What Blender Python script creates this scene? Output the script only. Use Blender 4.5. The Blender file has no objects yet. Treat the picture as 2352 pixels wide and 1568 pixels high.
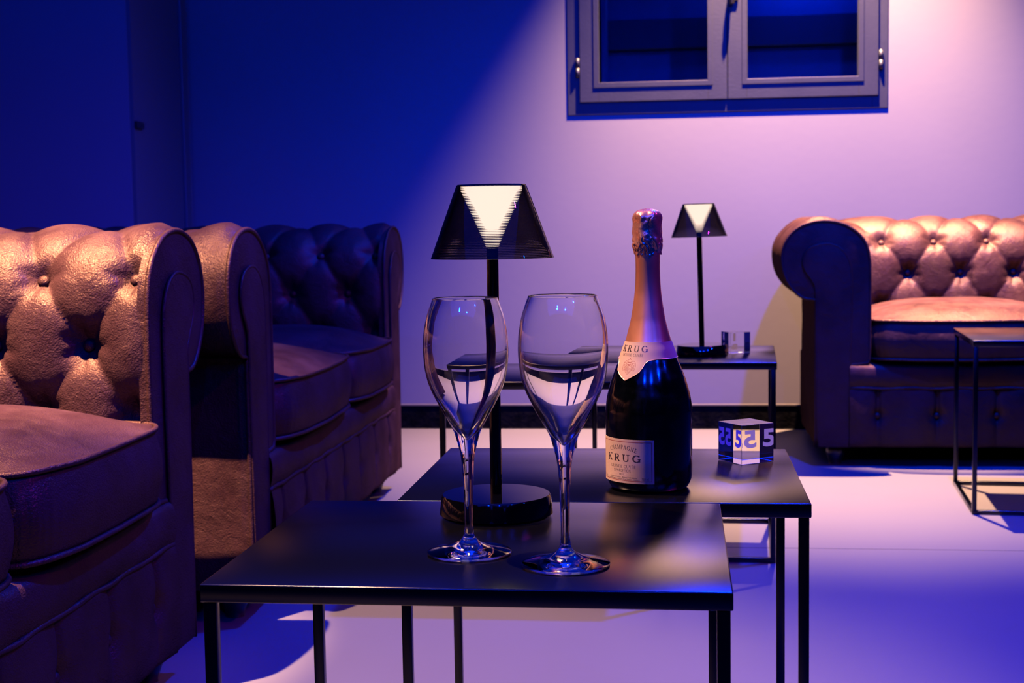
import bpy, bmesh, math, random
import numpy as np
from mathutils import Vector, Matrix, noise
random.seed(7)
PI = math.pi
sc = bpy.context.scene
COL = sc.collection

# ------------------------------------------------------------------ camera
F, CAMH = 3267.0, 0.68
yv = Vector((384, 272, -F)).normalized()
Yv = F * F / (272 - .015 * 384)
zv = -Vector((.015 * Yv, -Yv, -F)); zv = (zv - zv.dot(yv) * yv).normalized()
xv = yv.cross(zv)
cd = bpy.data.cameras.new('camera'); cam = bpy.data.objects.new('camera', cd); COL.objects.link(cam)
Rm = Matrix((xv, yv, zv))            # rows are the world axes in camera space
cam.matrix_world = Matrix.Translation((0, 0, CAMH)) @ Rm.to_4x4()
cd.sensor_width = 36; cd.lens = F / 2352 * 36; cd.clip_start = .02
cd.dof.use_dof = True; cd.dof.focus_distance = 1.42; cd.dof.aperture_fstop = 15
sc.camera = cam

# ------------------------------------------------------------------ world + exposure
w = bpy.data.worlds.new('world'); sc.world = w; w.use_nodes = True
w.node_tree.nodes['Background'].inputs[0].default_value = (0, .01, .25, 1)
w.node_tree.nodes['Background'].inputs[1].default_value = .02
sc.view_settings.view_transform = 'Standard'; sc.view_settings.look = 'None'
sc.view_settings.exposure = 0.0; sc.view_settings.gamma = 1; sc.view_settings.use_curve_mapping = False
sc.cycles.max_bounces = 16; sc.cycles.transmission_bounces = 16; sc.cycles.transparent_max_bounces = 16
sc.cycles.glossy_bounces = 6; sc.cycles.diffuse_bounces = 0
sc.cycles.sample_clamp_indirect = 4; sc.cycles.use_denoising = True

# ------------------------------------------------------------------ room lights and added fills
def light(name, kind, loc, color, power, target=None, **kw):
    l = bpy.data.lights.new(name, kind); l.color = color; l.energy = power
    for k, v in kw.items(): setattr(l, k, v)
    o = bpy.data.objects.new(name, l); o.location = loc; COL.objects.link(o)
    if target: o.rotation_euler = (Vector(target) - Vector(loc)).to_track_quat('-Z', 'Y').to_euler()
    return o
WARM = (1, .54, .315)
BLUE = (0, .026, 1)
light('warm_spot', 'SPOT', (.37, 4.45, 2.7), WARM, 3850, (.37, 4.45, 0), spot_size=math.radians(70), spot_blend=.85, shadow_soft_size=.012)
light('warm_spot', 'SPOT', (-1.2, 1.5, 2.7), WARM, 1550, (-1.18, 1.55, 0), spot_size=math.radians(70), spot_blend=.5, shadow_soft_size=.012)
light('warm_spot', 'SPOT', (-1.2, 1.5, 2.7), WARM, 2600, (-1.2, 1.97, .6), spot_size=math.radians(27), spot_blend=.35, shadow_soft_size=.012)  # extra narrow beam, added to brighten the near sofa's arm
for x_ in (.72, 1.33):
    light('warm_spot', 'SPOT', (x_, 3.98, 2.7), WARM, 3900, (x_ + .02, 4.30, .5), spot_size=math.radians(23), spot_blend=.5, shadow_soft_size=.012)  # added pair of beams, only to brighten the right sofa
light('blue_spot', 'SPOT', (.63, 3.1, 2.7), BLUE, 1250, (.5, 2.9, 0), spot_size=math.radians(130), spot_blend=.8, shadow_soft_size=.04)
light('blue_wash', 'AREA', (-.2, 1.0, 2.74), BLUE, 150, (-.2, 1.0, 0), shape='RECTANGLE', size=4.6, size_y=6.5)
for p_ in ((1.9, -.9, 2.6), (.6, -1.9, 2.7), (2.6, .6, 2.5), (-.7, -1.6, 2.5)):
    light('blue_spot', 'SPOT', p_, BLUE, 190, (-.1, 2.6, .4), spot_size=math.radians(75), spot_blend=.9, shadow_soft_size=.03)  # added fill from the camera side, turns the sofa fronts bluer
light('recess_fill', 'POINT', (.42, 4.92, 1.66), BLUE, 10, shadow_soft_size=.03)  # unseen fill added behind the panes to make the glass blue
light('magenta_spot', 'SPOT', (1.7, 1.4, 2.6), (.85, .02, .95), 110, (-.2, 2.3, .3), spot_size=math.radians(72), spot_blend=.9, shadow_soft_size=.05)

# ------------------------------------------------------------------ materials
def mat(name, color, rough=.5, metal=0, **kw):
    m = bpy.data.materials.new(name); m.use_nodes = True
    b = m.node_tree.nodes['Principled BSDF']
    b.inputs['Base Color'].default_value = (*color, 1); b.inputs['Roughness'].default_value = rough
    b.inputs['Metallic'].default_value = metal
    for k, v in kw.items(): b.inputs[k].default_value = v
    return m
def nn(m, t, **kw):
    n = m.node_tree.nodes.new(t)
    for k, v in kw.items():
        if k in n.inputs: n.inputs[k].default_value = v
        else: setattr(n, k, v)
    return n
def lk(m, a, ao, b, bi): m.node_tree.links.new(a.outputs[ao], b.inputs[bi])
def ramp(m, pts):
    r = nn(m, 'ShaderNodeValToRGB'); e = r.color_ramp.elements
    e[0].position, e[0].color = pts[0][0], (*pts[0][1], 1); e[1].position, e[1].color = pts[-1][0], (*pts[-1][1], 1)
    for p, c in pts[1:-1]:
        x = e.new(p); x.color = (*c, 1)
    return r
def noisy(m, scale, c0, c1, bump=0, bscale=None, detail=4, rr=None, dist=.01, lo=.35, hi=.65):
    b = m.node_tree.nodes['Principled BSDF']
    tc = nn(m, 'ShaderNodeTexCoord')
    n = nn(m, 'ShaderNodeTexNoise', Scale=scale, Detail=detail); lk(m, tc, 'Object', n, 'Vector')
    r = ramp(m, [(lo, c0), (hi, c1)]); lk(m, n, 'Fac', r, 'Fac'); lk(m, r, 'Color', b, 'Base Color')
    if rr:
        q = ramp(m, [(lo, (rr[0],) * 3), (hi, (rr[1],) * 3)]); lk(m, n, 'Fac', q, 'Fac'); lk(m, q, 'Color', b, 'Roughness')
    if bump:
        n2 = nn(m, 'ShaderNodeTexNoise', Scale=bscale or scale, Detail=detail); lk(m, tc, 'Object', n2, 'Vector')
        bp = nn(m, 'ShaderNodeBump', Strength=bump, Distance=dist); lk(m, n2, 'Fac', bp, 'Height'); lk(m, bp, 'Normal', b, 'Normal')
    return m
M = {}
M['wall'] = noisy(mat('wall_paint', (.14, .134, .134), .75), 2.2, (.148, .142, .142), (.155, .149, .149), .012, 40, 5)
M['floor'] = noisy(mat('floor_resin', (.1, .1, .1), .5), 1.4, (.070, .068, .070), (.076, .074, .076), .05, 25, 6, dist=.003)
M['ceiling'] = mat('ceiling_paint', (.03, .03, .035), .9)
M['dark_wall'] = mat('dark_wall_paint', (.05, .05, .06), .8)
M['grey_frame'] = noisy(mat('grey_window_paint', (.05, .055, .06), .42), 9, (.016, .018, .021), (.020, .022, .025), .04, 120)
M['door_paint'] = mat('door_paint', (.07, .08, .085), .5)
M['black'] = mat('black_plastic', (.01, .01, .01), .35)
M['base_dark'] = noisy(mat('baseboard_dark', (.002, .002, .003), .8), 30, (.001, .0012, .002), (.004, .004, .005), .2, 90)
M['base_dark'].node_tree.nodes['Principled BSDF'].inputs['Specular IOR Level'].default_value = .02
M['base_cap'] = mat('baseboard_lip', (.07, .065, .06), .5)
def steel():
    m = bpy.data.materials.new('black_powder_coat'); m.use_nodes = True; nt = m.node_tree; nt.nodes.clear()
    o = nt.nodes.new('ShaderNodeOutputMaterial'); d_ = nt.nodes.new('ShaderNodeBsdfDiffuse'); g_ = nt.nodes.new('ShaderNodeBsdfAnisotropic')
    d_.inputs[0].default_value = (.0012, .0013, .0016, 1); g_.distribution = 'BECKMANN'; g_.inputs['Roughness'].default_value = .27
    f_ = nt.nodes.new('ShaderNodeFresnel'); f_.inputs[0].default_value = 1.55; x = nt.nodes.new('ShaderNodeMixShader')
    nt.links.new(f_.outputs[0], x.inputs[0]); nt.links.new(d_.outputs[0], x.inputs[1]); nt.links.new(g_.outputs[0], x.inputs[2]); nt.links.new(x.outputs[0], o.inputs[0])
    return m
M['steel'] = steel()
M['gloss_black'] = mat('glossy_black', (.0006, .0006, .0008), .06)
M['wood'] = mat('dark_stained_wood', (.03, .018, .012), .3)
M['pane'] = mat('clear_pane', (1, 1, 1), .02)
M['niche'] = mat('backing_paint', (.3, .32, .36), .7)

def leather():
    m = mat('brown_suede_leather', (.22, .1, .07), .5)
    b = m.node_tree.nodes['Principled BSDF']
    tc = nn(m, 'ShaderNodeTexCoord')
    n1 = nn(m, 'ShaderNodeTexNoise', Scale=7, Detail=6, Roughness=.65); lk(m, tc, 'Object', n1, 'Vector')
    r1 = ramp(m, [(.32, (.012, .005, .0065)), (.5, (.021, .009, .0105)), (.68, (.030, .014, .015))]); lk(m, n1, 'Fac', r1, 'Fac')
    lk(m, r1, 'Color', b, 'Base Color')
    n3 = nn(m, 'ShaderNodeTexNoise', Scale=16, Detail=5, Roughness=.7); lk(m, tc, 'Object', n3, 'Vector')
    r3 = ramp(m, [(.38, (.52,) * 3), (.62, (.30,) * 3)]); lk(m, n3, 'Fac', r3, 'Fac'); lk(m, r3, 'Color', b, 'Roughness')
    n2 = nn(m, 'ShaderNodeTexNoise', Scale=330, Detail=3, Roughness=.6, Distortion=.6); lk(m, tc, 'Object', n2, 'Vector')
    n4 = nn(m, 'ShaderNodeTexVoronoi', Scale=420); lk(m, tc, 'Object', n4, 'Vector')
    mx = nn(m, 'ShaderNodeMath', operation='MULTIPLY_ADD'); lk(m, n4, 'Distance', mx, 0); mx.inputs[1].default_value = .6; lk(m, n2, 'Fac', mx, 2)
    bp = nn(m, 'ShaderNodeBump', Strength=.55, Distance=.0016); lk(m, mx, 0, bp, 'Height')
    n5 = nn(m, 'ShaderNodeTexNoise', Scale=28, Detail=4, Roughness=.6, Distortion=1.2); lk(m, tc, 'Object', n5, 'Vector')
    bp2 = nn(m, 'ShaderNodeBump', Strength=.35, Distance=.006); lk(m, n5, 'Fac', bp2, 'Height'); lk(m, bp, 'Normal', bp2, 'Normal')
    lk(m, bp2, 'Normal', b, 'Normal')
    b.inputs['Specular IOR Level'].default_value = 0
    out = m.node_tree.nodes['Material Output']; gl = nn(m, 'ShaderNodeBsdfAnisotropic'); gl.inputs['Color'].default_value = (1, .64, .46, 1)
    lk(m, r3, 'Color', gl, 'Roughness'); lk(m, bp2, 'Normal', gl, 'Normal')
    ms = nn(m, 'ShaderNodeMixShader'); ms.inputs[0].default_value = .026; lk(m, b, 0, ms, 1); lk(m, gl, 0, ms, 2); lk(m, ms, 0, out, 0)
    b.inputs['Specular Tint'].default_value = (1, .62, .48, 1)
    b.inputs['Sheen Weight'].default_value = 0; b.inputs['Sheen Roughness'].default_value = .45
    b.inputs['Sheen Tint'].default_value = (.9, .7, .6, 1)
    return m
M['leather'] = leather()

def glass(name, color=(1, 1, 1), ior=1.47, rough=0):
    m = bpy.data.materials.new(name); m.use_nodes = True; nt = m.node_tree; nt.nodes.clear()
    o = nt.nodes.new('ShaderNodeOutputMaterial'); g = nt.nodes.new('ShaderNodeBsdfGlass')
    g.inputs['Color'].default_value = (*color, 1); g.inputs['IOR'].default_value = ior; g.inputs['Roughness'].default_value = rough
    nt.links.new(g.outputs[0], o.inputs[0]); return m
M['crystal'] = glass('clear_crystal')
M['acrylic'] = glass('clear_acrylic', (.99, .99, 1), 1.49)
M['smoke'] = glass('smoked_acrylic', (.42, .40, .43), 1.49)
def thin_glass():
    m = bpy.data.materials.new('window_glass'); m.use_nodes = True; nt = m.node_tree; nt.nodes.clear()
    o = nt.nodes.new('ShaderNodeOutputMaterial'); t = nt.nodes.new('ShaderNodeBsdfTransparent'); g = nt.nodes.new('ShaderNodeBsdfGlossy')
    t.inputs[0].default_value = (.8, .85, .9, 1); g.inputs['Roughness'].default_value = .02
    x = nt.nodes.new('ShaderNodeMixShader'); x.inputs[0].default_value = .05
    nt.links.new(t.outputs[0], x.inputs[1]); nt.links.new(g.outputs[0], x.inputs[2]); nt.links.new(x.outputs[0], o.inputs[0])
    return m
M['window_glass'] = thin_glass()
def emis(name, c, s):
    m = mat(name, (.9, .88, .85), .5); b = m.node_tree.nodes['Principled BSDF']
    b.inputs['Emission Color'].default_value = (*c, 1); b.inputs['Emission Strength'].default_value = s; return m
M['glow'] = emis('glowing_diffuser', (1, .80, .55), 7.5)
M['bottle'] = noisy(mat('dark_bottle_glass', (.0003, .0006, .0005), .12), 70, (.0002, .0004, .0003), (.0004, .0008, .0006), .0, rr=(.09, .22), lo=.4, hi=.7)
M['bottle'].node_tree.nodes['Principled BSDF'].inputs['Specular IOR Level'].default_value = .55
M['foil'] = noisy(mat('gold_foil', (.25, .12, .06), .34, .9), 12, (.72, .30, .14), (.80, .36, .18), .12, 45, rr=(.28, .42), dist=.001)
M['foil_crinkle'] = noisy(mat('crinkled_foil', (.4, .2, .12), .26, .8), 40, (.66, .28, .14), (.74, .36, .2), .5, 130, rr=(.2, .36), dist=.002)
M['paper'] = noisy(mat('label_paper', (.28, .19, .12), .55), 40, (.26, .18, .115), (.30, .205, .13), .05, 500, dist=.0003)
M['ink'] = mat('dark_ink', (.02, .01, .012), .4)
M['ink_brown'] = mat('brown_ink', (.16, .03, .02), .4)
M['gold_line'] = mat('gold_edge', (.9, .5, .25), .3, .8)
def vinyl():
    m = bpy.data.materials.new('frosted_vinyl'); m.use_nodes = True; nt = m.node_tree; nt.nodes.clear()
    o = nt.nodes.new('ShaderNodeOutputMaterial'); d_ = nt.nodes.new('ShaderNodeBsdfDiffuse'); t_ = nt.nodes.new('ShaderNodeBsdfTranslucent')
    d_.inputs[0].default_value = (.2, .19, .22, 1); t_.inputs[0].default_value = (.35, .33, .4, 1); x = nt.nodes.new('ShaderNodeMixShader'); x.inputs[0].default_value = .6
    nt.links.new(d_.outputs[0], x.inputs[1]); nt.links.new(t_.outputs[0], x.inputs[2]); nt.links.new(x.outputs[0], o.inputs[0]); return m
M['vinyl'] = vinyl()

# ------------------------------------------------------------------ mesh helpers
def link(name, me, m, parent=None, smooth=True, loc=None, rot=None):
    o = bpy.data.objects.new(name, me); COL.objects.link(o)
    if m is not None and not me.materials: me.materials.append(m)
    if parent: o.parent = parent
    if loc: o.location = loc
    if rot: o.rotation_euler = rot
    if smooth:
        me.polygons.foreach_set('use_smooth', [True] * len(me.polygons))
    return o
def from_bm(name, bm, m, parent=None, smooth=False, **kw):
    bmesh.ops.recalc_face_normals(bm, faces=bm.faces)
    me = bpy.data.meshes.new(name); bm.to_mesh(me); bm.free()
    o = link(name, me, m, parent, smooth, **kw)
    return o
def sharp(o, ang=40):
    me = o.data; me.polygons.foreach_set('use_smooth', [True] * len(me.polygons)); me.set_sharp_from_angle(angle=math.radians(ang)); return o
def pydata(name, v, f, m, parent=None, smooth=True, fix=True, **kw):
    me = bpy.data.meshes.new(name); me.from_pydata([tuple(p) for p in v], [], f); me.update()
    if fix:
        bm = bmesh.new(); bm.from_mesh(me); bmesh.ops.recalc_face_normals(bm, faces=bm.faces); bm.to_mesh(me); bm.free()
    return link(name, me, m, parent, smooth, **kw)
def bbox(bm, x0, x1, y0, y1, z0, z1, bev=0, seg=2):
    vs = [bm.verts.new(p) for p in ((x0, y0, z0), (x1, y0, z0), (x1, y1, z0), (x0, y1, z0), (x0, y0, z1), (x1, y0, z1), (x1, y1, z1), (x0, y1, z1))]
    fs = [bm.faces.new([vs[i] for i in q]) for q in ((0, 3, 2, 1), (4, 5, 6, 7), (0, 1, 5, 4), (1, 2, 6, 5), (2, 3, 7, 6), (3, 0, 4, 7))]
    if bev:
        es = list({e for f in fs for e in f.edges})
        bmesh.ops.bevel(bm, geom=es, offset=bev, segments=seg, affect='EDGES', profile=.5)
def box(name, x0, x1, y0, y1, z0, z1, m, parent=None, bev=0, **kw):
    bm = bmesh.new(); bbox(bm, x0, x1, y0, y1, z0, z1, bev)
    return from_bm(name, bm, m, parent, **kw)
def lathe_vf(prof, n=64):
    v, f = [], []; k = len(prof)
    for i in range(n):
        a = 2 * PI * i / n
        for r, z in prof: v.append((r * math.cos(a), r * math.sin(a), z))
    for i in range(n):
        j = (i + 1) % n
        for q in range(k - 1): f.append((i * k + q, j * k + q, j * k + q + 1, i * k + q + 1))
    return v, f
def lathe(name, prof, m, parent=None, n=64, ang=None, **kw):
    v, f = lathe_vf(prof, n)
    me = bpy.data.meshes.new(name); me.from_pydata(v, [], f)
    bm = bmesh.new(); bm.from_mesh(me); bmesh.ops.remove_doubles(bm, verts=bm.verts, dist=1e-6)
    bmesh.ops.dissolve_degenerate(bm, edges=bm.edges, dist=1e-7); bmesh.ops.recalc_face_normals(bm, faces=bm.faces); bm.to_mesh(me); bm.free()
    o = link(name, me, m, parent, True, **kw)
    if ang: me.set_sharp_from_angle(angle=math.radians(ang))
    return o
def tube_vf(pts, r, n=8, closed=False, up=(0, 0, 1)):
    pts = [Vector(p) for p in pts]; N = len(pts); v, f = [], []
    nrm = None
    for i, p in enumerate(pts):
        a = pts[(i - 1) % N] if (closed or i > 0) else pts[0]; b = pts[(i + 1) % N] if (closed or i < N - 1) else pts[-1]
        t = (b - a).normalized()
        if nrm is None:
            nrm = t.orthogonal().normalized()
        nrm = (nrm - nrm.dot(t) * t).normalized(); bn = t.cross(nrm)
        for k in range(n):
            q = 2 * PI * k / n; v.append(p + r * (math.cos(q) * nrm + math.sin(q) * bn))
    for i in range(N if closed else N - 1):
        j = (i + 1) % N
        for k in range(n): f.append((i * n + k, i * n + (k + 1) % n, j * n + (k + 1) % n, j * n + k))
    if not closed: f += [tuple(range(n))[::-1], tuple(range((N - 1) * n, N * n))]
    return v, f
def tube(name, pts, r, m, parent=None, n=8, closed=False, **kw):
    v, f = tube_vf(pts, r, n, closed); return pydata(name, v, f, m, parent, **kw)
def catmull(P, per=8, closed=False):
    P = [np.array(p, float) for p in P]; N = len(P); out = []
    for i in range(N if closed else N - 1):
        g = lambda k: P[k % N] if closed else P[min(max(k, 0), N - 1)]
        a, b, c, d = g(i - 1), g(i), g(i + 1), g(i + 2)
        for s in range(per):
            t = s / per
            out.append(.5 * ((2 * b) + (c - a) * t + (2 * a - 5 * b + 4 * c - d) * t * t + (3 * b - a - 3 * c + d) * t ** 3))
    if not closed: out.append(P[-1])
    return out
def empty(name, loc, rz, label, cat, group=None):
    o = bpy.data.objects.new(name, None); o.location = loc; o.rotation_euler = (0, 0, rz); o.empty_display_size = .1
    COL.objects.link(o); o['label'] = label; o['category'] = cat
    if group: o['group'] = group
    return o
def kids(o): return [c for c in COL.objects if c.parent == o]
def dup(o, parent=None):
    c = o.copy(); COL.objects.link(c); c.parent = parent
    for k in kids(o): dup(k, c)
    return c
def setp(o, loc, rz, label, group=None, rx=0, ry=0):
    o.location = loc; o.rotation_euler = (rx, ry, rz); o['label'] = label
    if group: o['group'] = group
def struct(o): o['kind'] = 'structure'; return o

# ------------------------------------------------------------------ the room
YW = 4.72
struct(box('floor', -4.2, 3.6, -3.2, YW + .2, -.1, 0, M['floor']))
struct(box('ceiling', -4.2, 3.6, -3.2, YW + .2, 2.8, 2.9, M['ceiling']))
struct(box('wall_right', 3.4, 3.6, -3.2, YW + .2, 0, 2.8, M['dark_wall']))
struct(box('wall_front', -4.2, 3.6, -3.2, -3.0, 0, 2.8, M['dark_wall']))
struct(box('wall_side', -4.2, -4.0, -3.2, YW + .2, 0, 2.8, M['dark_wall']))
WX0, WX1, WZ0, WZ1 = -.335, .643, 1.062, 1.76
bm = bmesh.new()
bbox(bm, -4.2, WX0, YW, YW + .2, 0, 2.8); bbox(bm, WX1, 3.6, YW, YW + .2, 0, 2.8)
bbox(bm, WX0, WX1, YW, YW + .2, 0, WZ0); bbox(bm, WX0, WX1, YW, YW + .2, WZ1, 2.8)
bmesh.ops.remove_doubles(bm, verts=bm.verts, dist=1e-5)
struct(from_bm('wall_back', bm, M['wall']))
struct(box('wall_left', -4.0, -1.65, 4.18, YW, 0, 2.8, M['wall']))
# door leaf set in the side of the left wall block
d = struct(box('door_1', -1.65, -1.638, 4.184, 4.60, 0.01, 2.15, M['door_paint']))
box('door_latch', -1.638, -1.628, 4.186, 4.245, .992, 1.012, M['black'], d)
box('door_jamb', -1.65, -1.632, 4.612, 4.66, 0, 2.2, M['door_paint'], d, bev=.003)
# seams in the resin floor
bm = bmesh.new(); bbox(bm, -4.0, 3.4, 2.972, 2.9745, 0, .0004); s_ = from_bm('trim_1', bm, mat('floor_seam', (.03, .03, .035), .7)); struct(s_)
# baseboard
bb = struct(box('baseboard_back', -1.65, 3.4, YW - .014, YW, 0.006, .078, M['base_dark'], bev=.001))
box('top_lip', -1.65, 3.4, YW - .016, YW, .078, .082, M['base_cap'], bb)
box('bottom_lip', -1.65, 3.4, YW - .018, YW, 0, .006, M['base_dark'], bb)
# window
win = struct(bpy.data.objects.new('window_1', None)); COL.objects.link(win); win.location = (0, YW, 0)
def ring(bm, x0, x1, z0, z1, w, y0, y1, bev=.002):
    bbox(bm, x0, x0 + w, y0, y1, z0, z1, bev); bbox(bm, x1 - w, x1, y0, y1, z0, z1, bev)
    bbox(bm, x0 + w - .002, x1 - w + .002, y0, y1, z0, z0 + w, bev); bbox(bm, x0 + w - .002, x1 - w + .002, y0, y1, z1 - w, z1, bev)
bm = bmesh.new(); ring(bm, -.362, .667, 1.037, 1.79, .05, -.003, .06)
from_bm('window_frame', bm, M['grey_frame'], win)
def sash(x0, x1, hinge_x):
    z0, z1, w = 1.078, 1.75, .062
    bm = bmesh.new(); ring(bm, x0, x1, z0, z1, w, -.0095, .03, .002)
    s = from_bm('sash', bm, M['grey_frame'], win)
    bm = bmesh.new(); ring(bm, x0 + w - .016, x1 - w + .016, z0 + w - .016, z1 - w + .016, .017, -.012, -.008, .001)
    from_bm('glazing_bead', bm, M['grey_frame'], s)
    box('pane', x0 + w - .004, x1 - w + .004, -.008, -.004, z0 + w - .004, z1 - w + .004, M['window_glass'], s)
    box('pane', x0 + w - .004, x1 - w + .004, .012, .016, z0 + w - .004, z1 - w + .004, M['window_glass'], s)
    bm = bmesh.new(); ring(bm, x0 + w - .004, x1 - w + .004, z0 + w - .006, z1 - w + .004, .006, -.004, .012, 0)
    from_bm('spacer', bm, M['base_cap'], s)
    for za in (1.16, 1.192):
        v, f = tube_vf([(hinge_x, -.006, za), (hinge_x, -.006, za + .030)], .0065, 12)
        pydata('hinge', v, f, M['grey_frame'], s)
    return s
sash(-.322, .1565, -.328); s2 = sash(.1585, .636, .644)
bm = bmesh.new(); bbox(bm, .165, .193, -.017, -.009, 1.39, 1.50, .003)
h_ = from_bm('handle_plate', bm, M['grey_frame'], s2)
pts = [(.179, -.015, 1.475), (.179, -.033, 1.475), (.178, -.037, 1.46), (.176, -.036, 1.43), (.172, -.034, 1.40), (.171, -.032, 1.378)]
v, f = tube_vf([tuple(p) for p in catmull(pts, 5)], .0085, 12); pydata('handle_lever', v, f, M['black'], s2)
nb = bmesh.new(); bbox(nb, WX0, WX1, .36, .38, 1.0, WZ1 + .04); bbox(nb, WX0 - .02, WX0, .06, .38, 1.0, WZ1 + .04); bbox(nb, WX1, WX1 + .02, .06, .38, 1.0, WZ1 + .04)
bbox(nb, WX0, WX1, .1, .38, 1.05, 1.095); bbox(nb, WX0, WX1, .1, .38, WZ1, WZ1 + .04)
bbox(nb, -.26, -.245, .2, .36, 1.055, WZ1)
from_bm('pane_backing', nb, M['niche'], win)  # made-up backing box, lit blue to imitate reflections in the panes
box('reflection_band', WX0, WX1, .335, .362, 1.285, 1.39, M['door_paint'], win, bev=.004)  # dark bar added to imitate a dark reflected band in the glass

# ------------------------------------------------------------------ side tables
def make_table(W, D, Hh, label):
    t = empty('side_table', (0, 0, 0), 0, label, 'side table')
    bm = bmesh.new(); bbox(bm, -W / 2, W / 2, -D / 2, D / 2, Hh - .0145, Hh, .0012, 2)
    sharp(from_bm('tabletop', bm, M['steel'], t), 50)
    q = .0102
    for sx in (-1, 1):
        for sy in (-1, 1):
            x = sx * (W / 2 - .002 - q / 2); y = sy * (D / 2 - .002 - q / 2)
            bm = bmesh.new(); bbox(bm, x - q / 2, x + q / 2, y - q / 2, y + q / 2, q * .5, Hh - .0145, .0008, 2); sharp(from_bm('leg', bm, M['steel'], t), 50)
    for s in (-1, 1):
        y = s * (D / 2 - .002 - q / 2); bm = bmesh.new(); bbox(bm, -W / 2 + .002, W / 2 - .002, y - q / 2, y + q / 2, 0, q, .0008, 2); sharp(from_bm('floor_rail', bm, M['steel'], t), 50)
        x = s * (W / 2 - .002 - q / 2); bm = bmesh.new(); bbox(bm, x - q / 2, x + q / 2, -D / 2 + .002 + q, D / 2 - .002 - q, 0, q, .0008, 2); sharp(from_bm('floor_rail', bm, M['steel'], t), 50)
    return t
TH = .403
g = 'black metal side tables'
t = make_table(.415, .343, TH, 'nearest black steel side table holding two wine glasses and the larger table lamp')
t.location = (-.1685, 1.2325, 0); t['group'] = g
t = dup(t); setp(t, (-.0795, 1.5775, 0), 0, 'black steel side table carrying the champagne bottle and an acrylic cube')
t = make_table(.412, .392, TH, 'far black steel side table by the wall, holding the smaller lamp and a cube')
t.location = (-.006, 3.040, 0); t.rotation_euler = (0, 0, math.radians(-2.8)); t['group'] = g
t = dup(t); setp(t, (.885, 3.515, 0), math.radians(-4.3), 'black steel side table in front of the right sofa, cut off by the picture edge'); t['group'] = g
t = make_table(.412, .335, TH, 'empty black steel side table behind the glasses, left of the one with the far lamp')
t.location = (-.226, 2.668, 0); t['group'] = g

# ------------------------------------------------------------------ tufted sofa (front at local y = 0, facing -y)
HW, BY, RC = .645, .655, .2
outline = [(-.004, .463), (-.030, .468), (-.056, .486), (-.080, .523), (-.0905, .570), (-.086, .612), (-.066, .646), (-.034, .669), (.014, .680), (.064, .674), (.104, .653), (.132, .622), (.144, .580), (.1465, .52)]
prof = [(.1465, .25), (.1465, .36), (.1465, .46)] + outline[::-1] + [(.0, .452), (.002, .43), (.001, .30), (.0, .18), (.0, .06)]
pp = np.array(catmull(prof, 10)); seg = np.linalg.norm(np.diff(pp, axis=0), axis=1); S = np.concatenate([[0], np.cumsum(seg)])
NS = 190
ss = np.linspace(0, S[-1], NS); pa = np.interp(ss, S, pp[:, 0]); pz = np.interp(ss, S, pp[:, 1])
i_top = int(np.argmax(pz))
s_row1 = float(np.interp(.620, pz[:i_top], ss[:i_top])); s_row2 = float(np.interp(.516, pz[:i_top], ss[:i_top]))
s_lap = ss[int(np.argmin(np.where(ss > ss[i_top], np.hypot(pa + .004, pz - .463), 9)))]
rows_s = [s_row2 - .2, s_row2 - .1, s_row2, s_row1, s_row1 + .165, s_row1 + .33]   # q = -2..3 with row1 at q=0 -> reversed below
rows_q = [3, 2, 1, 0, -1, -2]
La = BY - RC; Lc = RC * PI / 2; Lb = 2 * (HW - RC); LT = 2 * La + 2 * Lc + Lb
xb = [-.395, -.237, -.079, .079, .237, .395]
kl = [-.116, .024, .164, .306, La + .005] + [La + Lc + (x + HW - RC) for x in xb]
kl = kl + [LT - k for k in kl[:5][::-1]]
kp = list(range(-1, len(kl) - 1))
def path(l):
    if l <= La: return (-HW, l), (1, 0)
    if l <= La + Lc:
        a = (l - La) / RC; return (-HW + RC - RC * math.cos(a), BY - RC + RC * math.sin(a)), (math.cos(a), -math.sin(a))
    if l <= La + Lc + Lb: return (-HW + RC + l - La - Lc, BY), (0, -1)
    if l <= La + 2 * Lc + Lb:
        a = (l - La - Lc - Lb) / RC; return (HW - RC + RC * math.sin(a), BY - RC + RC * math.cos(a)), (-math.sin(a), -math.cos(a))
    return (HW, LT - l), (-1, 0)
def base_pt(l, s):
    (x, y), (nx, ny) = path(l); a = np.interp(s, ss, pa); z = np.interp(s, ss, pz); return np.array((x + nx * a, y + ny * a, z))
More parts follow.
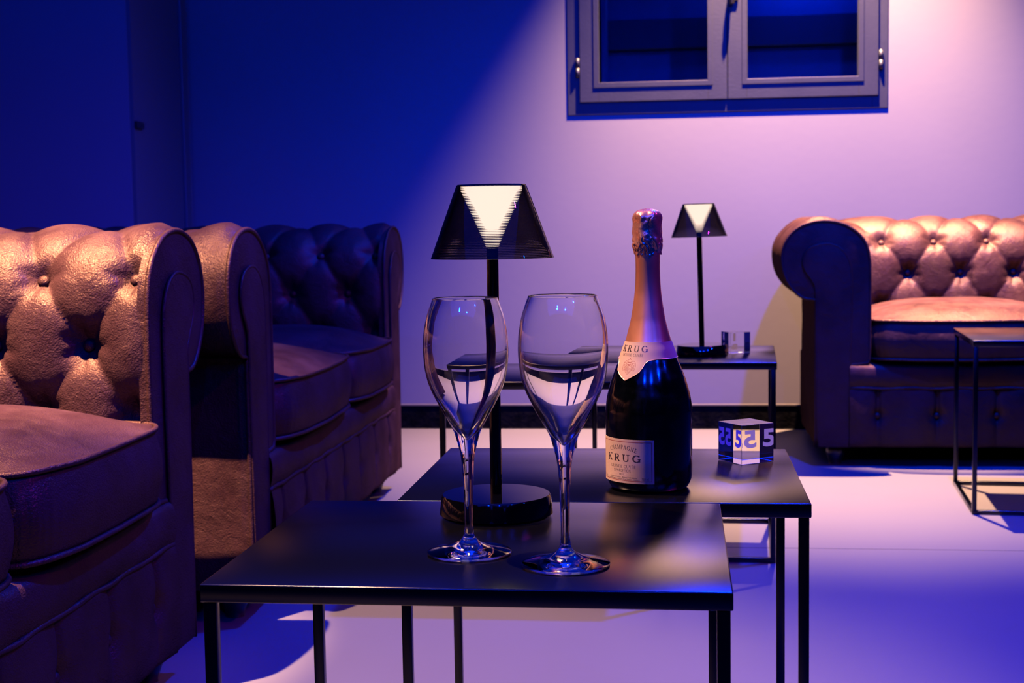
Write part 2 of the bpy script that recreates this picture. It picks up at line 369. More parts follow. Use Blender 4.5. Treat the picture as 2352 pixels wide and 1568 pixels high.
# profile normals (outward of the upholstery)
da = np.gradient(pa, ss); dz = np.gradient(pz, ss)
na, nz = dz, -da
nrmL = np.hypot(na, nz); na, nz = na / nrmL, nz / nrmL
kern = np.ones(7) / 7
na = np.convolve(np.pad(na, 3, 'edge'), kern, 'valid'); nz = np.convolve(np.pad(nz, 3, 'edge'), kern, 'valid')
btn = []      # (l, s, q)
def inv_p(p): return float(np.interp(p, kp, kl))
for p in range(0, 14): btn.append((inv_p(p), s_row1))
for p in range(0, 13): btn.append((inv_p(p + .5), s_row2))
hid = [(inv_p(p), s_row2 - .1) for p in range(0, 14)]
B3 = np.array([base_pt(l, s) for l, s in btn + hid])
NL = 560
ls = np.linspace(0, LT, NL)
G = np.zeros((NL, NS, 3)); 
q_s = np.interp(ss, rows_s, rows_q)
for i, l in enumerate(ls):
    (x, y), (nx, ny) = path(l)
    P = np.stack([x + nx * pa, y + ny * pa, pz], 1); N3 = np.stack([nx * na, ny * na, nz], 1)
    p = float(np.interp(l, kl, kp))
    al = p + q_s / 2; be = p - q_s / 2
    cell = np.abs(np.sin(PI * al) * np.sin(PI * be))
    D3 = np.linalg.norm(P[:, None, :] - B3[None], axis=2); k = D3.argmin(1); dd = D3.min(1)
    fade = np.clip((ss[i_top] + .10 - ss) / .09, 0, 1); fade = fade * fade * (3 - 2 * fade)   # tufting dies away behind the crest
    rel = P - B3[k]; th = np.arctan2(rel[:, 2], rel[:, 0] + rel[:, 1])
    fold = .0022 * np.cos(7 * th + k * 1.7) * np.exp(-((dd - .022) / .016) ** 2)
    h = (.012 + .009 * np.clip(-q_s, 0, 1)) * cell ** .45 + .023 * (1 - np.exp(-(dd / .026) ** 2)) - .030 + fold
    edge = min(l, LT - l); ef = min(1, edge / .022) ** .5
    h = (h * ef - .004 * (1 - ef)) * fade
    h += .0018 * np.array([noise.noise(Vector((l * 14, s * 14, 3.3))) for s in ss]) * ef
    hh = h[:, None] * N3
    G[i] = P + hh
def shell(name, i0, i1, parent):
    v = G[i0:i1 + 1].reshape(-1, 3); n = i1 - i0
    f = [(a * NS + b, a * NS + b + 1, (a + 1) * NS + b + 1, (a + 1) * NS + b) for a in range(n) for b in range(NS - 1)]
    return pydata(name, v, f, M['leather'], parent, fix=False)
sofa = empty('tufted_sofa', (0, 0, 0), 0, 'brown tufted leather sofa', 'sofa')
c1 = int((La + Lc * .5) / LT * (NL - 1)); c2 = NL - 1 - c1
arm_l = shell('armrest', 0, c1, sofa); back = shell('backrest', c1, c2, sofa); arm_r = shell('armrest', c2, NL - 1, sofa)
def button_mesh(r=.0095):
    v, f = lathe_vf([(0, .5 * r), (.5 * r, .44 * r), (.85 * r, .2 * r), (r, -.15 * r), (.8 * r, -.55 * r), (0, -.7 * r)], 20)
    me = bpy.data.meshes.new('button'); me.from_pydata(v, [], f)
    bm = bmesh.new(); bm.from_mesh(me); bmesh.ops.remove_doubles(bm, verts=bm.verts, dist=1e-6); bmesh.ops.recalc_face_normals(bm, faces=bm.faces); bm.to_mesh(me); bm.free()
    me.materials.append(M['leather']); me.polygons.foreach_set('use_smooth', [True] * len(me.polygons)); return me
bmsh = button_mesh()
for l, s in btn:
    (x, y), (nx, ny) = path(l); A = np.interp(s, ss, na); Z = np.interp(s, ss, nz); n3 = Vector((nx * A, ny * A, Z)).normalized()
    par = arm_l if l < La + Lc * .5 else (arm_r if l > LT - La - Lc * .5 else back)
    o = bpy.data.objects.new('button', bmsh); COL.objects.link(o); o.parent = par
    o.location = Vector(base_pt(l, s)) + n3 * (-.0225); o.rotation_euler = n3.to_track_quat('Z', 'Y').to_euler()
# scroll fronts
inner = [(.005, .054), (.0015, .30), (0, .481), (-.007, .514), (-.026, .542), (-.035, .570), (-.026, .598), (-.002, .612), (.035, .617), (.067, .604), (.086, .579), (.095, .542), (.096, .43), (.092, .25), (.091, .054)]
def mirror_pts(pts, side, y):
    return [(side * (-HW + a), y, z) for a, z in pts]
def slab(name, pts2, side, yb, yf, bev, parent):
    bm = bmesh.new(); vs = [bm.verts.new(p) for p in mirror_pts(pts2, side, yb)]; f = bm.faces.new(vs)
    r = bmesh.ops.extrude_face_region(bm, geom=[f]); nv = [g_ for g_ in r['geom'] if isinstance(g_, bmesh.types.BMVert)]
    for v_ in nv: v_.co.y = yf
    es = [e for e in bm.edges if all(v_.co.y == yf for v_ in e.verts)] if False else [e for e in bm.edges if abs(e.verts[0].co.y - yf) < 1e-6 and abs(e.verts[1].co.y - yf) < 1e-6]
    bmesh.ops.bevel(bm, geom=es, offset=bev, segments=4, affect='EDGES', profile=.5, clamp_overlap=True)
    bmesh.ops.triangulate(bm, faces=[f_ for f_ in bm.faces if len(f_.verts) > 4])
    return sharp(from_bm(name, bm, M['leather'], parent), 45)
outl = [tuple(p) for p in catmull([(0, .056), (.0, .25), (.0, .44)] + outline + [(.1465, .44), (.1465, .30)], 5)]
outl = [(a, z) for a, z in outl] + [(.140, .288), (.100, .285), (.094, .27), (.092, .056)]
inn = [tuple(p) for p in catmull(inner, 5)]
for side, arm in ((1, arm_l), (-1, arm_r)):
    sl = slab('scroll_front', outl, side, .012, -.004, .006, arm)
    slab('front_facing', inn, side, -.003, -.0095, .004, arm)
    tube('piping', mirror_pts(outl + [outl[0]], side, -.003), .0042, M['leather'], arm, 8)
    tube('piping', mirror_pts(inn, side, -.0075), .003, M['leather'], arm, 8)
# base: rail, panel with pulled buttons, welt, underframe
def grid(name, nx_, nz_, fn, parent):
    v = [fn(i / nx_, j / nz_) for i in range(nx_ + 1) for j in range(nz_ + 1)]
    f = [(i * (nz_ + 1) + j, (i + 1) * (nz_ + 1) + j, (i + 1) * (nz_ + 1) + j + 1, i * (nz_ + 1) + j + 1) for i in range(nx_) for j in range(nz_)]
    return pydata(name, v, f, M['leather'], parent, fix=False)
bx = [-.477 + .159 * k for k in range(7)]
def panel(u, t_):
    x = -.553 + 1.106 * u; z = .056 + .164 * t_
    y = -.004 - .008 * math.sin(PI * t_) ** .5
    d0 = min(abs(x - b) for b in bx); b0 = min(bx, key=lambda b: abs(x - b)); dm = math.hypot(x - b0, z - .142)
    y += .006 * math.exp(-(d0 / .006) ** 2) * (1 if z > .142 else max(0, 1 - (.142 - z) / .07)) + .010 * math.exp(-(dm / .018) ** 2)
    y -= .006 * abs(math.sin(PI * (x - bx[0]) / .159)) ** .6
    y += .003 * noise.noise(Vector((x * 20, z * 9, 1)))
    return (x, y, z)
bp_ = grid('base_panel', 300, 40, panel, sofa)
for b in bx:
    o = bpy.data.objects.new('button', bmsh); COL.objects.link(o); o.parent = bp_; o.location = (b, -.003, .142); o.rotation_euler = (PI / 2, 0, 0)
def rail(u, t_):
    x = -.553 + 1.106 * u; z = .218 + .074 * t_
    return (x, -.002 - .014 * math.sin(PI * min(1, t_ * .9 + .1)) ** .6 + .0025 * noise.noise(Vector((x * 12, z * 20, 5))) + (.04 * max(0, t_ - .85) / .15), z)
grid('front_rail', 160, 14, rail, sofa)
tube('piping', [(-.553 + 1.106 * k / 60, -.010 + .001 * math.sin(k * 1.3), .219 + .0012 * math.sin(k * .9)) for k in range(61)], .0042, M['leather'], sofa, 8)
bm = bmesh.new(); bbox(bm, -HW + .012, HW - .012, .02, BY - .01, .058, .27, .004)
from_bm('underframe', bm, M['leather'], sofa)
footp = [(0, .062), (.027, .062), (.0275, .052), (.023, .047), (.0255, .040), (.0245, .028), (.0185, .012), (.0165, .004), (.017, 0), (0, 0)]
for x in (-.585, .585):
    for y in (.05, .59): lathe('foot', footp, M['wood'], sofa, 28, ang=50, loc=(x, y, 0))
# cushions
def cushion(x0, x1, seed):
    cx_, hx = (x0 + x1) / 2, (x1 - x0) / 2 - .003; y0, y1 = -.018, .515; cy_, hy = (y0 + y1) / 2, (y1 - y0) / 2
    N = 220; rad = .035; C = []
    for i in range(N):
        a = 2 * PI * i / N; c, s = math.cos(a), math.sin(a); e = 2 / 9
        C.append((math.copysign(abs(c) ** e, c), math.copysign(abs(s) ** e, s)))
    v, f = [], []
    ringsK = [(0.02, 0), (.15, 0), (.3, 0), (.45, 0), (.58, 0), (.7, 0), (.8, 0), (.88, 0), (.94, 0), (.98, 0), (1, 0)]
    zt, zb = .404, .298
    def P(c, k, zz, out):
        x = cx_ + c[0] * (hx * k + out); y = cy_ + c[1] * (hy * k + out)
        if c[1] < 0: y -= .016 * k * (1 - c[0] ** 2) * (-c[1])
        w_ = .0022 * noise.noise(Vector((x * 16 + seed, y * 16, zz * 8)))
        return (x, y + w_, zz + .002 * noise.noise(Vector((x * 9, y * 9, seed))))
    for k, _ in ringsK:
        for c in C:
            zz = zt + .048 * (1 - abs(c[0] * k) ** 3.2) * (1 - abs(c[1] * k) ** 3.2)
            v.append(P(c, k, zz, 0))
    for j in range(1, 12):
        t_ = j / 12; o_ = .009 * math.sin(PI * t_)
        for m_, c in enumerate(C):
            pl = .0013 * noise.noise(Vector((m_ * .55, t_ * 1.2, seed))) * math.sin(PI * t_)
            v.append(P(c, 1, zt + (zb - zt) * t_, o_ + pl))
    for k in (1, .9, .5, .02):
        for c in C: v.append(P(c, k, zb - .004 * (1 - k), 0))
    R = len(v) // N
    for r in range(R - 1):
        for i in range(N):
            j = (i + 1) % N; f.append((r * N + i, r * N + j, (r + 1) * N + j, (r + 1) * N + i))
    f.append(tuple(range(N))[::-1]); f.append(tuple(range((R - 1) * N, R * N)))
    o = pydata('seat_cushion', v, f, M['leather'], sofa)
    for zz in (zt, zb):
        tube('piping', [P(c, 1, zz + .001, .0025) for c in C], .0040, M['leather'], o, 8, closed=True)
cushion(-.4985, .066, 1.3); cushion(.066, .512, 7.7)
gs = 'brown tufted sofas'
setp(sofa, (-.755, 1.445, 0), PI / 2, 'nearest brown tufted sofa at the left picture edge, its warm lit arm facing the camera'); sofa['group'] = gs
s2_ = dup(sofa); setp(s2_, (-.733, 2.978, 0), PI / 2, 'dark brown tufted sofa behind the nearest one, before the blue wall')
s3_ = dup(sofa); setp(s3_, (1.017, 3.985, 0), 0, 'brown tufted sofa at the right facing the camera, its back to the pink wall')

# ------------------------------------------------------------------ table lamps
def make_lamp():
    t = empty('table_lamp', (0, 0, 0), 0, 'x', 'table lamp')
    lathe('base', [(0, .0005), (.052, .0005), (.0545, .003), (.0525, .0195), (.0512, .0212), (0, .0216)], M['gloss_black'], t, 96, ang=35)
    lathe('pole', [(0, .021), (.0056, .021), (.0056, .262), (0, .262)], M['gloss_black'], t, 32, ang=40)
    # shade: ribbed outside, smooth inside, hollow cone
    n = 46; z0, z1, r0, r1 = .2465, .3145, .0584, .0332; th = .0022
    pr = []
    pr = [(r0 - th, z0), (r0, z0), (r1, z1 + .0002), (r1 - .001, z1 + .0012), (0, z1 + .0012), (0, z1 - .001), (r1 - th, z1 - .001)]
    K = n * 8
    for i in range(K - 1, 0, -1):      # fine horizontal ribs on the inner face
        k = i / K; pr.append((r0 + (r1 - r0) * k - th + .00009 * (1 - math.cos(2 * PI * k * n)), z0 + (z1 - .001 - z0) * k))
    pr.append((r0 - th, z0))
    lathe('lamp_shade', pr, M['smoke'], t, 128, ang=62)
    lathe('diffuser', [(0, .2645), (.006, .2645), (.0292, .3105), (.0292, .3125), (0, .3125)], M['glow'], t, 64, ang=40)
    return t
lp = make_lamp(); setp(lp, (-.1757, 1.337, TH), 0, 'larger lit table lamp with smoked ribbed shade, behind the left wine glass', 'smoked shade table lamps')
lp2 = dup(lp); setp(lp2, (.0465, 3.005, TH), 0, 'smaller looking lit table lamp on the far side table, right of the bottle neck', rx=0, ry=math.radians(-1.2))
lp2.location.z = TH + .001

# ------------------------------------------------------------------ wine glasses
def make_glass():
    t = empty('wine_glass', (0, 0, 0), 0, 'x', 'wine glass')
    out = [(0, .0006), (.030, .0006), (.0355, .0010), (.0362, .0018), (.0355, .0026), (.028, .0044), (.018, .0068), (.0095, .0105), (.0052, .0150), (.0041, .0200), (.0036, .0260), (.0037, .040), (.0041, .055), (.0047, .070), (.0060, .085), (.0078, .0935), (.0096, .100), (.0118, .1070), (.0160, .1150), (.0207, .1235), (.0256, .1325), (.0298, .141), (.0331, .150), (.0352, .160), (.0362, .170), (.0364, .180), (.0356, .192), (.0332, .204), (.0300, .214), (.0276, .2205)]
    inn_ = [(.0269, .2208), (.0265, .2200), (.0290, .2135), (.0322, .2038), (.0346, .192), (.0355, .180), (.0352, .170), (.0340, .160), (.0315, .150), (.0272, .140), (.0213, .130), (.0146, .120), (.0078, .110), (.0044, .105), (.0018, .1012), (0, .0998)]
    o1 = [tuple(p) for p in catmull(out, 5)]; o1[-1] = out[-1]; i1 = [tuple(p) for p in catmull(inn_, 5)]
    lathe('glass_body', [(max(0, a), b) for a, b in o1 + i1], M['crystal'], t, 128)
    return t
g1 = make_glass(); setp(g1, (-.1785, 1.177, TH), 0, 'left empty wine glass on the nearest side table, in front of the lamp pole', 'wine glasses')
g1.scale = (.985,) * 3
g2 = dup(g1); setp(g2, (-.0935, 1.139, TH), .7, 'right empty wine glass on the nearest side table, beside the champagne bottle'); g2.scale = (1,) * 3

# ------------------------------------------------------------------ lettering helpers: strokes (x, y, width) in a unit cell of height 1
def arc(cx_, cy_, rx, ry, a0, a1, w0, w1=None, n=18):
    w1 = w0 if w1 is None else w1; o = []
    for i in range(n + 1):
        a = math.radians(a0 + (a1 - a0) * i / n); c = abs(math.cos(a))
        o.append((cx_ + rx * math.cos(a), cy_ + ry * math.sin(a), w0 + (w1 - w0) * c))
    return o
def glyphs(T, t_, sf):
    """T thick, t_ thin, sf serif half width"""
    def V(x, y0=0, y1=1, w_=T): return [(x, y0, w_), (x, y1, w_)]
    def L(x0, y0, x1, y1, w_): return [(x0, y0, w_), (x1, y1, w_)]
    def Sf(x, y): return [(x - sf, y, t_), (x + sf, y, t_)]
    b, tp = t_ / 2, 1 - t_ / 2
    g_ = {}
    g_['I'] = (.34, [V(.17), Sf(.17, b), Sf(.17, tp)])
    g_['H'] = (.86, [V(.17), V(.69), Sf(.17, b), Sf(.17, tp), Sf(.69, b), Sf(.69, tp), L(.17, .52, .69, .52, t_)])
    g_['E'] = (.68, [V(.17), Sf(.17, b), Sf(.17, tp), L(.17, tp, .58, tp, t_), L(.17, b, .60, b, t_), L(.17, .52, .48, .52, t_), L(.58, tp, .58, .78, t_), L(.60, b, .61, .24, t_), L(.48, .62, .48, .42, t_)])
    g_['É'] = (.68, g_['E'][1] + [L(.30, 1.08, .46, 1.28, t_ * 1.5)])
    g_['È'] = (.68, g_['E'][1] + [L(.30, 1.28, .46, 1.08, t_ * 1.5)])
    g_['A'] = (.84, [L(.12, 0, .42, 1, t_), L(.42, 1, .72, 0, T), L(.22, .34, .60, .34, t_), Sf(.12, b), Sf(.72, b)])
    g_['V'] = (.84, [L(.12, 1, .42, 0, T), L(.42, 0, .72, 1, t_), Sf(.12, tp), Sf(.72, tp)])
    g_['M'] = (1.02, [V(.15, 0, 1, t_), L(.17, 1, .5, .02, T), L(.5, .02, .82, 1, t_), V(.84), Sf(.15, b), Sf(.84, b), L(.03, tp, .2, tp, t_), L(.8, tp, .97, tp, t_)])
    g_['N'] = (.88, [V(.16, 0, 1, t_), L(.16, 1, .72, .0, T), V(.72, 0, 1, t_), Sf(.16, b), Sf(.72, tp), L(.04, tp, .2, tp, t_)])
    g_['P'] = (.68, [V(.17), Sf(.17, b), Sf(.17, tp), L(.17, tp, .36, tp, t_), arc(.36, .74, .22, .26 - b, 90, -90, t_, T), L(.36, .48, .17, .48, t_)])
    g_['R'] = (.80, [V(.17), Sf(.17, b), Sf(.17, tp), L(.17, tp, .38, tp, t_), arc(.38, .75, .21, .25 - b, 90, -90, t_, T), L(.38, .5, .17, .5, t_), L(.38, .5, .66, .03, T), Sf(.68, b)])
    g_['D'] = (.84, [V(.17), L(.05, tp, .36, tp, t_), L(.05, b, .36, b, t_), arc(.36, .5, .36, .5 - b, 90, -90, t_, T)])
    g_['C'] = (.84, [arc(.46, .5, .36, .5 - b, 42, 318, t_, T, 30), L(.74, 1, .73, .72, t_), L(.74, .0, .73, .2, t_)])
    g_['G'] = (.92, [arc(.46, .5, .37, .5 - b, 42, 330, t_, T, 30), L(.74, 1, .73, .72, t_), V(.75, .05, .44), Sf(.75, .44)])
    g_['O'] = (.88, [arc(.44, .5, .35, .5 - b, 0, 360, t_, T, 36)])
    g_['U'] = (.86, [V(.17, .33, 1), arc(.43, .33, .26, .33 - b, 180, 360, t_, T * .8), V(.69, .33, 1, t_ + (T - t_) * .35), Sf(.17, tp), Sf(.69, tp)])
    g_['T'] = (.76, [V(.38), Sf(.38, b), L(.06, tp, .70, tp, t_), L(.06, tp, .05, .76, t_), L(.70, tp, .71, .76, t_)])
    g_['B'] = (.72, [V(.17), L(.05, tp, .36, tp, t_), L(.05, b, .38, b, t_), L(.17, .52, .36, .52, t_), arc(.36, .76, .18, .24 - b, 90, -90, t_, T), arc(.38, .26, .22, .26 - b, 90, -90, t_, T)])
    g_['K'] = (.86, [V(.17), Sf(.17, b), Sf(.17, tp), L(.22, .40, .66, 1, t_ * 1.2), L(.34, .56, .70, .02, T), Sf(.70, b), Sf(.66, tp)])
    g_['1'] = (.42, [V(.22), Sf(.22, b), L(.08, .82, .22, 1, t_)])
    g_['7'] = (.56, [L(.06, tp, .5, tp, t_ * 1.6), L(.5, 1, .22, 0, T * .8), L(.06, tp, .06, .78, t_)])
    g_[' '] = (.42, [])
    return g_
FINE = glyphs(.12, .045, .11); SLAB = glyphs(.235, .085, .17)
class Ink:
    def __init__(s): s.v, s.f = [], []
    def stroke(s, pts, fn):
        # fn maps (x, y) on paper to a 3-D point
        n = len(pts); rows = []
        sub = []
        for i in range(n - 1):
            a, b = pts[i], pts[i + 1]; k = 3 if n == 2 else 1
            for j in range(k): sub.append(tuple(a[q] + (b[q] - a[q]) * j / k for q in range(3)))
        sub.append(pts[-1]); n = len(sub)
        for i, (x, y, w_) in enumerate(sub):
            a = sub[max(i - 1, 0)]; b = sub[min(i + 1, n - 1)]; dx, dy = b[0] - a[0], b[1] - a[1]; l = math.hypot(dx, dy) or 1
            px, py = -dy / l * w_ / 2, dx / l * w_ / 2
            rows.append(len(s.v)); s.v += [fn(x + px, y + py), fn(x - px, y - py)]
        for i in range(n - 1): s.f.append((rows[i], rows[i] + 1, rows[i + 1] + 1, rows[i + 1]))
    def text(s, txt, G_, size, x, y, fn, spacing=.06, sx=1, arcr=None, center=True):
        wid = sum(G_[c][0] * sx + spacing for c in txt) - spacing; cur = -wid / 2 if center else 0
        for c in txt:
            cw, st = G_[c]
            for p in st:
                q = []
                for (a, b, w_) in p:
                    X = (cur + a * sx) * size; Y = b * size
                    if arcr:
                        th = X / arcr; X, Y = (arcr + Y) * math.sin(th), (arcr + Y) * math.cos(th) - arcr
                    q.append((x + X, y + Y, w_ * size))
                s.stroke(q, fn)
            cur += cw * sx + spacing
    def build(s, name, m, parent): return pydata(name, s.v, s.f, m, parent, smooth=False, fix=False)
def text_vf(txt, size, bold=0, spacing=1, xs=1):
    c = bpy.data.curves.new('lettering', 'FONT'); c.body = txt; c.size = size; c.offset = bold; c.align_x = 'CENTER'; c.space_character = spacing; c.resolution_u = 6
    o = bpy.data.objects.new('lettering', c); COL.objects.link(o); bpy.context.view_layer.update()
    me = bpy.data.meshes.new_from_object(o.evaluated_get(bpy.context.evaluated_depsgraph_get()))
    v = [(p.co.x * xs, p.co.y) for p in me.vertices]; f = [tuple(p.vertices) for p in me.polygons]
    bpy.data.objects.remove(o); bpy.data.curves.remove(c); bpy.data.meshes.remove(me); return v, f

# ------------------------------------------------------------------ champagne bottle
bot = empty('champagne_bottle', (-.0328, 1.4895, TH), 0, 'dark champagne bottle with gold foil neck and cream label, on a black side table', 'champagne bottle')
BP = [(0, .004), (.028, .0030), (.034, .0008), (.037, .0004), (.0405, .0025), (.0436, .0085), (.0450, .0150), (.0453, .03), (.0453, .075), (.0450, .086), (.0436, .0965), (.0418, .104), (.0388, .1145), (.0345, .1262), (.0300, .1370), (.0268, .1464), (.0236, .155), (.0196, .1696), (.0169, .1815), (.01365, .2043), (.0124, .225), (.0125, .2476)]
BPc = [tuple(p) for p in catmull(BP, 6)]
br = [p for p in BPc if p[1] > .02]
def rad(z): return float(np.interp(z, [p[1] for p in br], [p[0] for p in br]))
lathe('glass_body', [(max(0, a), b) for a, b in BPc] + [(0, .2476)], M['bottle'], bot, 96)
# neck foil following the neck, then the crinkled cap
nf = [(rad(.149) - .0004, .149)] + [(rad(z) + .00035, z) for z in np.linspace(.149, .247, 30)] + [(.0128, .2492), (.0135, .2525), (.01, .253), (.0, .253)]
lathe('neck_foil', nf, M['foil'], bot, 96)
v, f = [], []; NA, NZ = 200, 90
capz = [(0, .2925), (.004, .2922), (.009, .2908), (.0125, .2885), (.0146, .285), (.0150, .280), (.0151, .270), (.0154, .2635), (.0158, .259), (.0155, .2545), (.0145, .251), (.0134, .247), (.0129, .2445)]
cc = catmull(capz, 8)
for r_, z_ in cc:
    for i in range(NA):
        a = 2 * PI * i / NA; k = min(1, r_ / .012)
        low = max(0, min(1, (.268 - z_) / .012)); 
        d_ = .00045 * k * math.sin(6 * a + 1.0 + 60 * (z_ - .27)) * (1 - low) + .0011 * k * noise.noise(Vector((math.cos(a) * 2.6, math.sin(a) * 2.6, z_ * 110)))
        d_ += low * .0022 * (abs(noise.noise(Vector((math.cos(a) * 4.5, math.sin(a) * 4.5, z_ * 190)))) - .2)
        rr_ = max(0, r_ + d_ * k); v.append((rr_ * math.cos(a), rr_ * math.sin(a), z_ + .0006 * noise.noise(Vector((math.cos(a) * 3, math.sin(a) * 3, 5))) * k))
for j in range(len(cc) - 1):
    for i in range(NA): q = (i + 1) % NA; f.append((j * NA + i, j * NA + q, (j + 1) * NA + q, (j + 1) * NA + i))
pydata('foil_cap', v, f, M['foil_crinkle'], bot)
# folded foil tab on the cap, its rounded top below the rim
tabo = []
def capmap(x, y, off=.0012):
    th = math.radians(33) + x / .0152; r_ = (.0152 if y > .262 else .0158) + off; return (r_ * math.sin(th), -r_ * math.cos(th), y)
Vt, Ft = [], []
for j in range(17):
    y = .2505 + .0345 * j / 16; hw_ = .0012 + .0058 * min(1, (j / 9)) ** .8
    if j > 12: hw_ *= math.sqrt(max(.02, 1 - ((j - 12) / 4.2) ** 2))
    for i in range(13):
        u = -1 + 2 * i / 12; Vt.append(capmap(u * hw_ + .0012 * (1 - j / 16), y, .0004 + .0011 * (1 - u * u) + .0004 * math.sin(3 * u + j * .7)))
for j in range(16):
    for i in range(12): Ft.append((j * 13 + i, j * 13 + i + 1, (j + 1) * 13 + i + 1, (j + 1) * 13 + i))
pydata('foil_tab', Vt, Ft, M['foil_crinkle'], bot)
THC = math.radians(-37)
def bmap(x, z, off=.0004, R_=None):
    r_ = (R_ or rad(z)) + off; th = THC + x / (R_ or rad(z)); return (r_ * math.sin(th), -r_ * math.cos(th), z)
# front label (about 71 x 50 mm, rounded corners)
def label_sheet(name, x0, x1, z0, z1, off, m, parent):
    Vs, Fs = [], []; n1, n2 = 40, 6
    for i in range(n1 + 1):
        for j in range(n2 + 1): Vs.append(bmap(x0 + (x1 - x0) * i / n1, z0 + (z1 - z0) * j / n2, off))
    k = len(Vs)
    for i in range(n1 + 1):
        for j in range(n2 + 1): Vs.append(bmap(x0 + (x1 - x0) * i / n1, z0 + (z1 - z0) * j / n2, off - .0003))
    q = lambda i, j: i * (n2 + 1) + j
    for i in range(n1):
        for j in range(n2): Fs += [(q(i, j), q(i + 1, j), q(i + 1, j + 1), q(i, j + 1)), (k + q(i, j), k + q(i, j + 1), k + q(i + 1, j + 1), k + q(i + 1, j))]
    for i in range(n1): Fs += [(q(i, 0), k + q(i, 0), k + q(i + 1, 0), q(i + 1, 0)), (q(i, n2), q(i + 1, n2), k + q(i + 1, n2), k + q(i, n2))]
    for j in range(n2): Fs += [(q(0, j), q(0, j + 1), k + q(0, j + 1), k + q(0, j)), (q(n1, j), k + q(n1, j), k + q(n1, j + 1), q(n1, j + 1))]
    return sharp(pydata(name, Vs, Fs, m, parent), 40)
LZ0, LZ1, LH = .0068, .0565, .0355
LZ0 = .0112
lab = label_sheet('front_label', -LH, LH, LZ0, LZ1, .0004, M['paper'], bot)
fn = lambda x, y: bmap(x, y, .00044)
ink = Ink()
bdr = .0026
for a, b in (((-LH + bdr, LZ0 + bdr), (LH - bdr, LZ0 + bdr)), ((LH - bdr, LZ0 + bdr), (LH - bdr, LZ1 - bdr)), ((LH - bdr, LZ1 - bdr), (-LH + bdr, LZ1 - bdr)), ((-LH + bdr, LZ1 - bdr), (-LH + bdr, LZ0 + bdr))):
    n = 24; ink.stroke([(a[0] + (b[0] - a[0]) * i / n, a[1] + (b[1] - a[1]) * i / n, .0006) for i in range(n + 1)], fn)
ink.build('label_border', M['ink_brown'], lab)
ink = Ink()
ink.text('CHAMPAGNE', FINE, .0044, 0, .0462, fn, .12, .92, arcr=.045)
ink.text('KRUG', SLAB, .0074, 0, .0334, fn, .42, 1.36)
ink.text('GRANDE CUVÉE', FINE, .0031, 0, .0268, fn, .12, 1.0)
ink.text('171', FINE, .0026, -.0097, .0226, fn, .04, .9)
ink.text('ÈME', FINE, .0016, -.0054, .0236, fn, .06, .95)
ink.text('ÉDITION', FINE, .0028, .0037, .0226, fn, .10, .95)
ink.text('BRUT', FINE, .0018, 0, .0193, fn, .14, 1.0)
ink.build('label_lettering', M['ink'], lab)
def small(txt, size, x, z, m, parent, name='small_print', bold=0, xs=1, fmap=bmap, off=.00044):
    v_, f_ = text_vf(txt, size, bold, 1, xs); return pydata(name, [fmap(x + a, z + b, off) for a, b in v_], f_, m, parent, smooth=False, fix=False)
small('PRODUIT DE FRANCE - PRODUCT OF FRANCE', .0017, 0, .0164, M['ink'], lab)
small('ELABORE PAR CHAMPAGNE KRUG A REIMS - FRANCE', .0017, 0, .0145, M['ink'], lab)
small('750 ml', .0044, .0262, .0146, M['ink'], lab, xs=.62)
small('75 cl', .0044, -.0278, .0146, M['ink'], lab, xs=.62)
# collar with its shield-shaped tongue
def collar_low(x):      # lower edge height as a function of arc distance from the tongue centre
    ax = abs(x)
    P = [(0, .1165), (.004, .1190), (.009, .1225), (.0125, .1255), (.0150, .1295), (.0170, .1335), (.0205, .1365), (.028, .1378), (.05, .1380), (.12, .139)]
    return float(np.interp(ax, [p[0] for p in P], [p[1] for p in P]))
Vs, Fs = [], []; NA2, NZ2 = 260, 16
edge_pts = []
for i in range(NA2 + 1):
    th = -PI + 2 * PI * i / NA2; x_ = th * .0305; lo = collar_low(x_); hi = .1552
    for j in range(NZ2 + 1):
        z_ = lo + (hi - lo) * j / NZ2; r_ = rad(z_) + .0008; Vs.append((r_ * math.sin(THC + th), -r_ * math.cos(THC + th), z_))
    r_ = rad(lo) + .0009; edge_pts.append((r_ * math.sin(THC + th), -r_ * math.cos(THC + th), lo))
for i in range(NA2):
    for j in range(NZ2): Fs.append((i * (NZ2 + 1) + j, (i + 1) * (NZ2 + 1) + j, (i + 1) * (NZ2 + 1) + j + 1, i * (NZ2 + 1) + j + 1))
col = pydata('collar_label', Vs, Fs, M['paper'], bot, fix=False)
tube('gold_edge', edge_pts, .00042, M['gold_line'], col, 6)
def cmap(x, y, off=.00085):
    r_ = rad(y); th = THC + x / .0305; return ((r_ + off) * math.sin(th), -(r_ + off) * math.cos(th), y)
ink = Ink()
ink.text('KRUG', SLAB, .0064, .0018, .1452, cmap, .42, 1.30)
ink.text('GRANDE CUVÉE', FINE, .0028, .0006, .1407, cmap, .12, .95)
ink.build('collar_lettering', M['ink'], col)
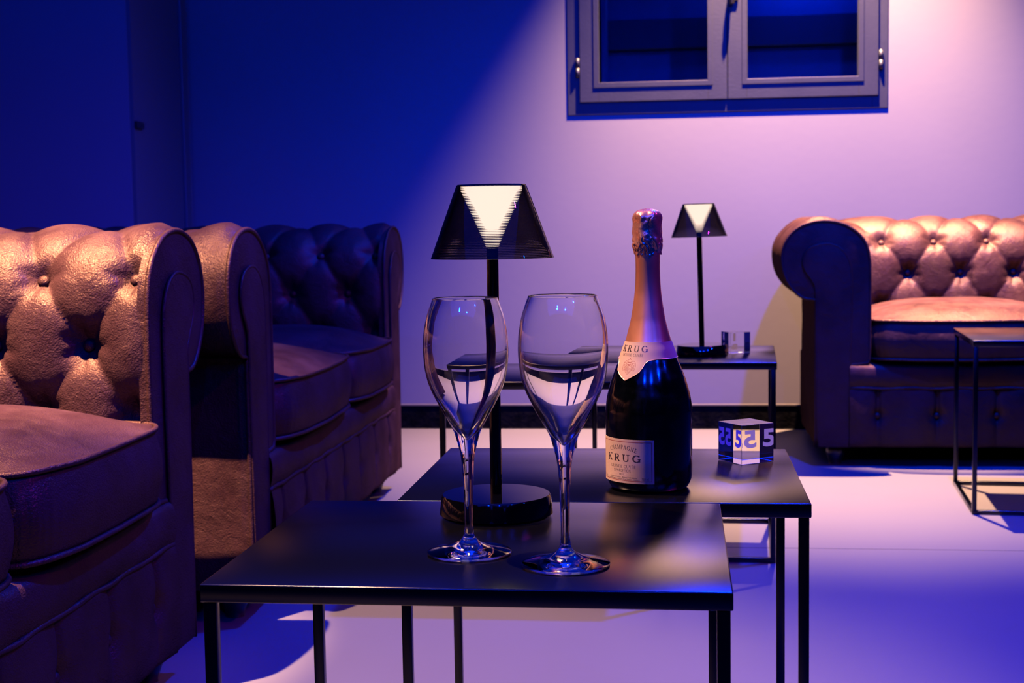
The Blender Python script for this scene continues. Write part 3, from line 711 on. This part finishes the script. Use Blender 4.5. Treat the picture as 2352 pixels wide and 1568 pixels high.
# crest: crown, helmet, shield and leafy mantling
ink = Ink(); W_ = .00028; cx0, cz0 = .0005, .1300
def crv(P, w_=W_, closed=False, n=6): 
    q = catmull(P, n, closed); 
    if closed: q.append(q[0])
    ink.stroke([(cx0 + a * .00112, cz0 + b * .00105, w_) for a, b in q], cmap)
crv([(-3.4, 1.2), (-3.3, -2.2), (-2.0, -5.0), (0, -6.8), (2.0, -5.0), (3.3, -2.2), (3.4, 1.2), (1.6, .7), (0, 1.4), (-1.6, .7)], closed=True)
crv([(-2.7, .6), (-2.6, -2.0), (-1.6, -4.2), (0, -5.8), (1.6, -4.2), (2.6, -2.0), (2.7, .6)])
for k in range(5): crv([(-2.3 + k * .45, .2), (-2.2 + k * .45, -3.2 - k * .35)], .00016)
crv([(0, 1.2), (0, -5.6)], .0002); crv([(.7, -.6), (.7, -3.4)], .0002); crv([(.8, -2.0), (1.9, -.7)], .0002); crv([(.9, -1.9), (2.0, -3.3)], .0002)
crv([(-1.8, 1.4), (-1.6, 3.4), (0, 4.4), (1.6, 3.4), (1.8, 1.4)], .0003); crv([(-1.4, 2.6), (0, 2.2), (1.4, 2.6)], .0007); crv([(-1.0, 1.7), (0, 1.3), (1.0, 1.7)], .0003)
crv([(-1.9, 4.7), (0, 4.4), (1.9, 4.7)], .0005); crv([(-1.9, 4.9), (-2.2, 6.3), (-1.1, 7.2), (0, 7.4), (1.1, 7.2), (2.2, 6.3), (1.9, 4.9)], .0003); crv([(0, 7.3), (0, 8.6)], .0003); crv([(-.5, 8.1), (.5, 8.1)], .0003)
for sg in (-1, 1):
    for (ax_, ay_, r_) in ((3.4, 4.2, 1.5), (5.0, 2.4, 1.6), (4.9, -.4, 1.4), (4.4, -2.8, 1.1), (3.1, 2.0, 1.0)):
        crv([(sg * (ax_ + r_ * (1 - k / 9) * math.cos(k * .8 + 1)), ay_ + r_ * (1 - k / 9) * math.sin(k * .8 + 1)) for k in range(9)], .0003, n=3)
    crv([(sg * 2.0, 4.4), (sg * 3.6, 5.9), (sg * 5.4, 5.0), (sg * 6.4, 3.0), (sg * 6.6, .6), (sg * 6.0, -1.8), (sg * 5.4, -4.0)], .0003)
ink.build('crest', M['ink_brown'], col)

# ------------------------------------------------------------------ acrylic number cubes
def make_cube(a, faces, label):
    t = empty('number_cube', (0, 0, 0), 0, label, 'number cube', 'acrylic number cubes')
    bm = bmesh.new(); bbox(bm, -a / 2, a / 2, -a / 2, a / 2, 0.0003, a, .0003, 1); from_bm('acrylic_block', bm, M['acrylic'], t)
    e = a / 2 + .00015
    for ang, fl, lines in faces:
        for txt, size, z, xs, bold, sh in lines:
            v_, f_ = text_vf(txt, size, bold, 1, xs)
            # face with outward normal at angle ang; text reads correctly from outside
            nx, ny = math.cos(ang), math.sin(ang); rx, ry = -ny, nx
            pydata('digit', [(nx * e + rx * fl * (p[0] + sh), ny * e + ry * fl * (p[0] + sh), z + p[1]) for p in v_], f_, M['vinyl'], t, smooth=False, fix=False)
    return t
k5 = [('5', .0275, .0145, 1.40, .0010, -.0090), ('5', .0275, .0145, 1.40, .0010, .0112)]
k5n = [('5', .0275, .0145, .92, .0010, .0002), ('5', .0275, .0145, .92, .0010, -.0128)]
c5 = make_cube(.0455, [(0, -1, k5n), (PI / 2, 1, k5)], 'clear acrylic cube with printed fives, beside the champagne bottle')
c5.location = (.0757, 1.661, TH); c5.rotation_euler = (0, 0, math.radians(34))
k1 = [('1', .022, .0255, 1.5, .0008, 0), ('a', .022, .0075, 1.5, .0008, 0)]
c1_ = make_cube(.0455, [(0, -1, k1), (PI / 2, 1, k1)], 'clear acrylic cube beside the foot of the far table lamp')
c1_.location = (.118, 3.05, TH); c1_.rotation_euler = (0, 0, math.radians(24))
